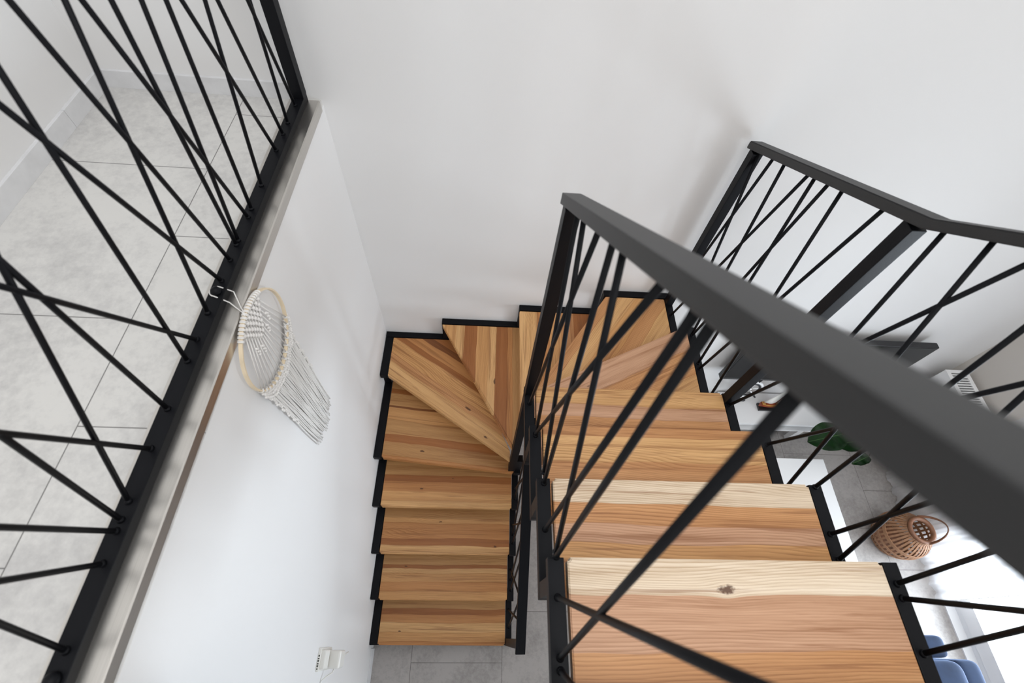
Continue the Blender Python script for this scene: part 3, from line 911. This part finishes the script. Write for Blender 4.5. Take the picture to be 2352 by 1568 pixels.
def leaf(base, tip, width, droop=0.03, roll=0.0):
    base, tip = Vector(base), Vector(tip)
    d = tip - base; Ln = d.length; d.normalize()
    s = d.cross(Vector((0, 0, 1))).normalized()
    s = (Matrix.Rotation(roll, 3, d) @ s)
    u = s.cross(d)
    bm = bmesh.new(); N_ = 14; K = 8; V_ = []
    for i in range(N_ + 1):
        t = i / N_
        w = width * (math.sin(PI * min(1.0, 0.06 + t * 0.94) ** 0.85) ** 0.62 if 0 < t < 1 else 0.02)
        row = []
        for k in range(-K // 2, K // 2 + 1):
            f = k / (K / 2)
            q = base + d * (Ln * t) + s * (w / 2 * f) + u * (0.10 * w * abs(f) ** 1.3 + 0.006 * math.sin(t * 16) * abs(f)) - Vector((0, 0, droop * t * t))
            row.append(bm.verts.new(q))
        V_.append(row)
    for i in range(N_):
        for k in range(K):
            bm.faces.new((V_[i][k], V_[i][k + 1], V_[i + 1][k + 1], V_[i + 1][k]))
    bmesh.ops.solidify(bm, geom=bm.faces[:], thickness=0.0012)
    lf = link('leaf', bm, M_leaf, pp, smooth=True)
    bm = bmesh.new()
    tube(bm, [base, base + d * Ln * .5 - Vector((0, 0, droop * .25 - .002)), base + d * Ln * .97 - Vector((0, 0, droop * .94 - .002))], 0.0022, 6, r2=0.0008)
    md = link('midrib', bm, mat_rib, lf, smooth=True)
    md.matrix_parent_inverse = Matrix.Translation(pp.location).inverted() if False else Matrix.Identity(4)
    return lf
mat_rib = mat('pale_green_midrib', lin(70, 110, 50), 0.5)
leaf((3.19, 1.30, 0.66), (2.93, 1.245, 0.65), 0.215, 0.02)
leaf((3.33, 1.255, 0.67), (3.125, 1.235, 0.64), 0.175, 0.03, 0.2)
leaf((3.42, 1.38, 0.66), (3.17, 1.44, 0.70), 0.17, 0.02, -0.4)
leaf((3.345, 1.150, 0.64), (3.235, 1.105, 0.61), 0.085, 0.02, 0.2)
leaf((3.52, 1.36, 0.76), (3.66, 1.25, 0.86), 0.17, 0.03)
leaf((3.50, 1.36, 0.75), (3.45, 1.56, 0.84), 0.18, 0.03)
bm = bmesh.new()
for e in ((3.19, 1.30, 0.66), (3.33, 1.255, 0.67), (3.42, 1.38, 0.66), (3.345, 1.150, 0.64)):
    tube(bm, [(3.50, 1.34, 0.60), ((3.50 + e[0]) / 2, (1.34 + e[1]) / 2, 0.67), e], 0.0032, 6)
link('petiole', bm, M_bark, pp, smooth=True)

# bamboo lantern
LC = Vector((3.785, 0.715, 0.0))
la = thing('bamboo_lantern', 'round woven bamboo lantern with a hoop handle standing on the floor by the curtain', 'lantern', LC)
LH = 0.345
def prof_r(z):
    t = z / LH
    return 0.105 + 0.062 * math.sin(PI * min(1, t * 1.02 + 0.05)) ** 0.8 - (0.016 * max(0, t - 0.70) / 0.30)
bm = bmesh.new()
for k in range(36):
    a0 = 2 * PI * k / 36; hw_ = 0.047
    prev = None
    for i in range(13):
        z = LH * i / 12
        r = prof_r(z)
        fr_ = [bm.verts.new(LC + Vector(((r + o_) * math.cos(a0 + s * hw_ * (0.155 / r) * .9), (r + o_) * math.sin(a0 + s * hw_ * (0.155 / r) * .9), z))) for s, o_ in ((-1, 0), (1, 0), (1, 0.0025), (-1, 0.0025))]
        if prev:
            for q in range(4):
                bm.faces.new((prev[q], prev[(q + 1) % 4], fr_[(q + 1) % 4], fr_[q]))
        prev = fr_
link('upright_strips', bm, M_bamboo, la)
for z0, z1 in ((0.004, 0.030), (0.068, 0.090), (0.130, 0.152), (0.192, 0.216)):
    bm = bmesh.new()
    lathe(bm, [(prof_r(z0) + .0028, z0), (prof_r(z0) + .0072, z0), (prof_r(z1) + .0072, z1), (prof_r(z1) + .0028, z1), (prof_r(z0) + .0028, z0)], LC, 48, cap=False)
    link('band', bm, M_bamboo, la, smooth=False)
bm = bmesh.new()
lathe(bm, [(prof_r(LH) - .022, LH - .012), (prof_r(LH) + .006, LH - .012), (prof_r(LH) + .008, LH + .006), (prof_r(LH) - .006, LH + .014), (prof_r(LH) - .022, LH + .004), (prof_r(LH) - .022, LH - .012)], LC, 48, cap=False)
link('rim', bm, M_bamboo_d, la, smooth=True)
bm = bmesh.new()
lathe(bm, [(0.0, 0.002), (prof_r(0) - .002, 0.002), (prof_r(0) - .002, 0.010), (0.0, 0.010)], LC, 36, cap=False)
link('base', bm, M_bamboo_d, la)
bm = bmesh.new()
rr = prof_r(LH) + 0.004
hp_ = [LC + Vector((0.01 + 0.085 * math.sin(PI * k / 20), rr * math.cos(PI * k / 20) * (1 - 0.12 * math.sin(PI * k / 20)), LH + 0.115 * math.sin(PI * k / 20))) for k in range(21)]
for aa, bb in zip(hp_, hp_[1:]):
    beam(bm, aa, bb, 0.017, 0.005, up=(0.9, 0.0, 0.6))
link('handle', bm, M_bamboo_d, la)

# sheer curtain
def sheer():
    m = bpy.data.materials.new('sheer_white_fabric')
    m.use_nodes = True
    nt = m.node_tree
    for n in list(nt.nodes): nt.nodes.remove(n)
    out = nt.nodes.new('ShaderNodeOutputMaterial')
    tr_ = nt.nodes.new('ShaderNodeBsdfTransparent')
    tl = nt.nodes.new('ShaderNodeBsdfTranslucent'); tl.inputs[0].default_value = (0.9, 0.9, 0.92, 1)
    df = nt.nodes.new('ShaderNodeBsdfDiffuse'); df.inputs[0].default_value = (0.86, 0.86, 0.87, 1)
    a = nt.nodes.new('ShaderNodeMixShader'); a.inputs[0].default_value = 0.5
    b = nt.nodes.new('ShaderNodeMixShader')
    tc = nt.nodes.new('ShaderNodeTexCoord'); mp = nt.nodes.new('ShaderNodeMapping'); mp.inputs['Scale'].default_value = (1, 420, 420)
    w = nt.nodes.new('ShaderNodeTexNoise'); w.inputs['Scale'].default_value = 1
    nt.links.new(tc.outputs['Object'], mp.inputs[0]); nt.links.new(mp.outputs[0], w.inputs['Vector'])
    mr = nt.nodes.new('ShaderNodeMapRange'); mr.inputs[3].default_value = 0.55; mr.inputs[4].default_value = 0.75
    nt.links.new(w.outputs['Fac'], mr.inputs[0]); nt.links.new(mr.outputs[0], b.inputs[0])
    nt.links.new(df.outputs[0], a.inputs[1]); nt.links.new(tl.outputs[0], a.inputs[2])
    nt.links.new(tr_.outputs[0], b.inputs[1]); nt.links.new(a.outputs[0], b.inputs[2])
    nt.links.new(b.outputs[0], out.inputs[0])
    return m
M_sheer = sheer()
cu = thing('sheer_curtain', 'sheer white floor-length curtain with soft folds beside the bright balcony door', 'curtain', (3.98, 0.75, 2.38))
bm = bmesh.new()
Ny, Nz = 260, 10
V_ = []
for j in range(Nz + 1):
    z = 0.012 + (2.34 - 0.012) * j / Nz
    row = []
    for i in range(Ny + 1):
        y = 0.285 + (1.235 - 0.285) * i / Ny
        amp = 0.016 + 0.006 * math.sin(y * 9)
        x = 3.985 + amp * math.sin(y * 62 + 1.2 * math.sin(y * 13)) + 0.004 * math.sin(y * 171 + z)
        row.append(bm.verts.new((x, y, z)))
    V_.append(row)
for j in range(Nz):
    for i in range(Ny):
        bm.faces.new((V_[j][i], V_[j][i + 1], V_[j + 1][i + 1], V_[j + 1][i]))
link('fabric', bm, M_sheer, cu, smooth=True)
bm = bmesh.new()
tube(bm, [(3.985, -1.2, 2.36), (3.985, 1.32, 2.36)], 0.011, 12)
link('curtain_rod', bm, M_white, cu, smooth=True)
bm = bmesh.new()
tube(bm, [(3.985 + 0.002 * math.sin(k * 1.7), 0.282 + 0.0025 * (k % 2), 0.02 + k * 0.0116) for k in range(200)], 0.0035, 6)
link('beaded_edge', bm, M_cotton, cu, smooth=True)
for y_ in (-1.1, 1.28):
    link('rod_bracket', bx(3.979, WX - 0.001, y_ - 0.008, y_ + 0.008, 2.35, 2.37, bev=0.001), M_white, cu)

# balcony door
dr = bpy.data.objects.new('door_1', None); dr.location = (WX, DY0, 0.0); COL.objects.link(dr); dr['kind'] = 'structure'
bm = bmesh.new()
fx0, fx1 = WX + 0.05, WX + 0.12
box(bm, fx0, fx1, DY0, DY0 + 0.07, 0.0, DZ1, bev=0.003)
box(bm, fx0, fx1, DY1 - 0.07, DY1, 0.0, DZ1, bev=0.003)
box(bm, fx0, fx1, DY0 + 0.07, DY1 - 0.07, DZ1 - 0.07, DZ1, bev=0.003)
box(bm, fx0, fx1, DY0 + 0.07, DY1 - 0.07, 0.0, 0.06, bev=0.003)
link('door_frame', bm, M_white, dr)
for ya, yb in ((DY0 + 0.075, -0.302), (-0.298, DY1 - 0.075)):
    bm = bmesh.new()
    sx0, sx1 = WX + 0.035, WX + 0.10
    box(bm, sx0, sx1, ya, ya + 0.085, 0.065, DZ1 - 0.075, bev=0.003)
    box(bm, sx0, sx1, yb - 0.085, yb, 0.065, DZ1 - 0.075, bev=0.003)
    box(bm, sx0, sx1, ya + 0.085, yb - 0.085, 0.065, 0.17, bev=0.003)
    box(bm, sx0, sx1, ya + 0.085, yb - 0.085, DZ1 - 0.16, DZ1 - 0.075, bev=0.003)
    s_ = link('door_sash', bm, M_white, dr)
gl = bpy.data.materials.new('clear_window_glass'); gl.use_nodes = True
nt = gl.node_tree
for n in list(nt.nodes): nt.nodes.remove(n)
o_ = nt.nodes.new('ShaderNodeOutputMaterial'); t_ = nt.nodes.new('ShaderNodeBsdfTransparent'); g_ = nt.nodes.new('ShaderNodeBsdfGlossy')
g_.inputs['Roughness'].default_value = 0.02; m_ = nt.nodes.new('ShaderNodeMixShader'); f_ = nt.nodes.new('ShaderNodeFresnel')
m_.inputs[0].default_value = 0.05; nt.links.new(t_.outputs[0], m_.inputs[1]); nt.links.new(g_.outputs[0], m_.inputs[2]); nt.links.new(m_.outputs[0], o_.inputs[0])
for ya, yb in ((DY0 + 0.16, -0.387), (-0.213, DY1 - 0.16)):
    link('pane', bx(WX + 0.062, WX + 0.070, ya, yb, 0.17, DZ1 - 0.16), gl, dr)
link('sill', bx(WX - 0.02, WX + 0.2, DY0, DY1, 0.0, 0.012), M_white, dr)
# terrace outside
struct('floor_terrace', bx(4.25, 8.0, -5.0, 4.0, -0.12, -0.02), mat('pale_terrace_paving', lin(222, 220, 216), 0.8, noise=(4, 0.05)))

# radiator
ra = thing('radiator', 'white panel radiator with a slotted top grille on the wall by the television', 'radiator', (WX, 1.5, 0.5))
rx0 = 3.842
link('front_panel', bx(rx0, rx0 + 0.012, 1.27, 1.665, 0.35, 1.010, bev=0.003), M_white, ra)
link('side_panel', bx(rx0 + 0.012, WX - 0.045, 1.655, 1.665, 0.36, 1.012, bev=0.001), M_white, ra)
link('side_panel', bx(rx0 + 0.012, WX - 0.045, 1.27, 1.28, 0.36, 1.012, bev=0.001), M_white, ra)
link('back_panel', bx(WX - 0.057, WX - 0.045, 1.27, 1.665, 0.35, 1.010, bev=0.003), M_white, ra)
bm = bmesh.new()
box(bm, rx0, rx0 + 0.028, 1.27, 1.665, 1.008, 1.016); box(bm, WX - 0.073, WX - 0.045, 1.27, 1.665, 1.008, 1.016)
k = 0
y_ = 1.272
while y_ < 1.66:
    box(bm, rx0 + 0.028, WX - 0.073, y_, y_ + 0.008, 1.006, 1.015); y_ += 0.0195
box(bm, rx0 + 0.028, WX - 0.073, 1.64, 1.665, 1.008, 1.016)
link('top_grille', bm, M_white, ra)
link('core', bx(rx0 + 0.03, WX - 0.075, 1.30, 1.63, 0.38, 0.90), M_black, ra)
for y_ in (1.36, 1.57):
    link('wall_bracket', bx(WX - 0.046, WX - 0.001, y_ - 0.015, y_ + 0.015, 0.6, 0.9), M_white, ra)

# armchair
ac = thing('armchair', 'blue velvet armchair with rounded cushions at the lower right corner', 'armchair', (3.0, -0.4, 0.0))
def cushion(x0, x1, y0, y1, z0, z1, rad):
    bm = bx(x0, x1, y0, y1, z0, z1)
    bmesh.ops.subdivide_edges(bm, edges=bm.edges[:], cuts=1, use_grid_fill=True)
    return bm
bm = bx(2.72, 3.262, -0.042, 0.068, 0.12, 0.760, bev=0.052, seg=6)
link('armrest', bm, M_blue, ac, smooth=True)
bm = bx(2.72, 3.262, -0.92, -0.81, 0.12, 0.760, bev=0.052, seg=6)
link('armrest', bm, M_blue, ac, smooth=True)
bm = bx(2.95, 3.20, -0.43, -0.046, 0.30, 0.90, bev=0.09, seg=8)
link('back_cushion', bm, M_blue, ac, smooth=True)
bm = bx(2.95, 3.20, -0.806, -0.436, 0.30, 0.90, bev=0.09, seg=8)
link('back_cushion', bm, M_blue, ac, smooth=True)
bm = bx(3.20, 3.345, -0.806, -0.046, 0.12, 0.84, bev=0.068, seg=8)
link('backrest', bm, M_blue, ac, smooth=True)
link('seat', bx(2.70, 3.20, -0.806, -0.046, 0.14, 0.42, bev=0.05, seg=5), M_blue, ac, smooth=True)
for x_, y_ in ((2.76, 0.0), (3.26, 0.0), (2.76, -0.86), (3.26, -0.86)):
    bm = bmesh.new(); tube(bm, [(x_, y_, 0.0), (x_, y_, 0.13)], 0.014, 10, r2=0.02); link('leg', bm, M_black, ac, smooth=True)
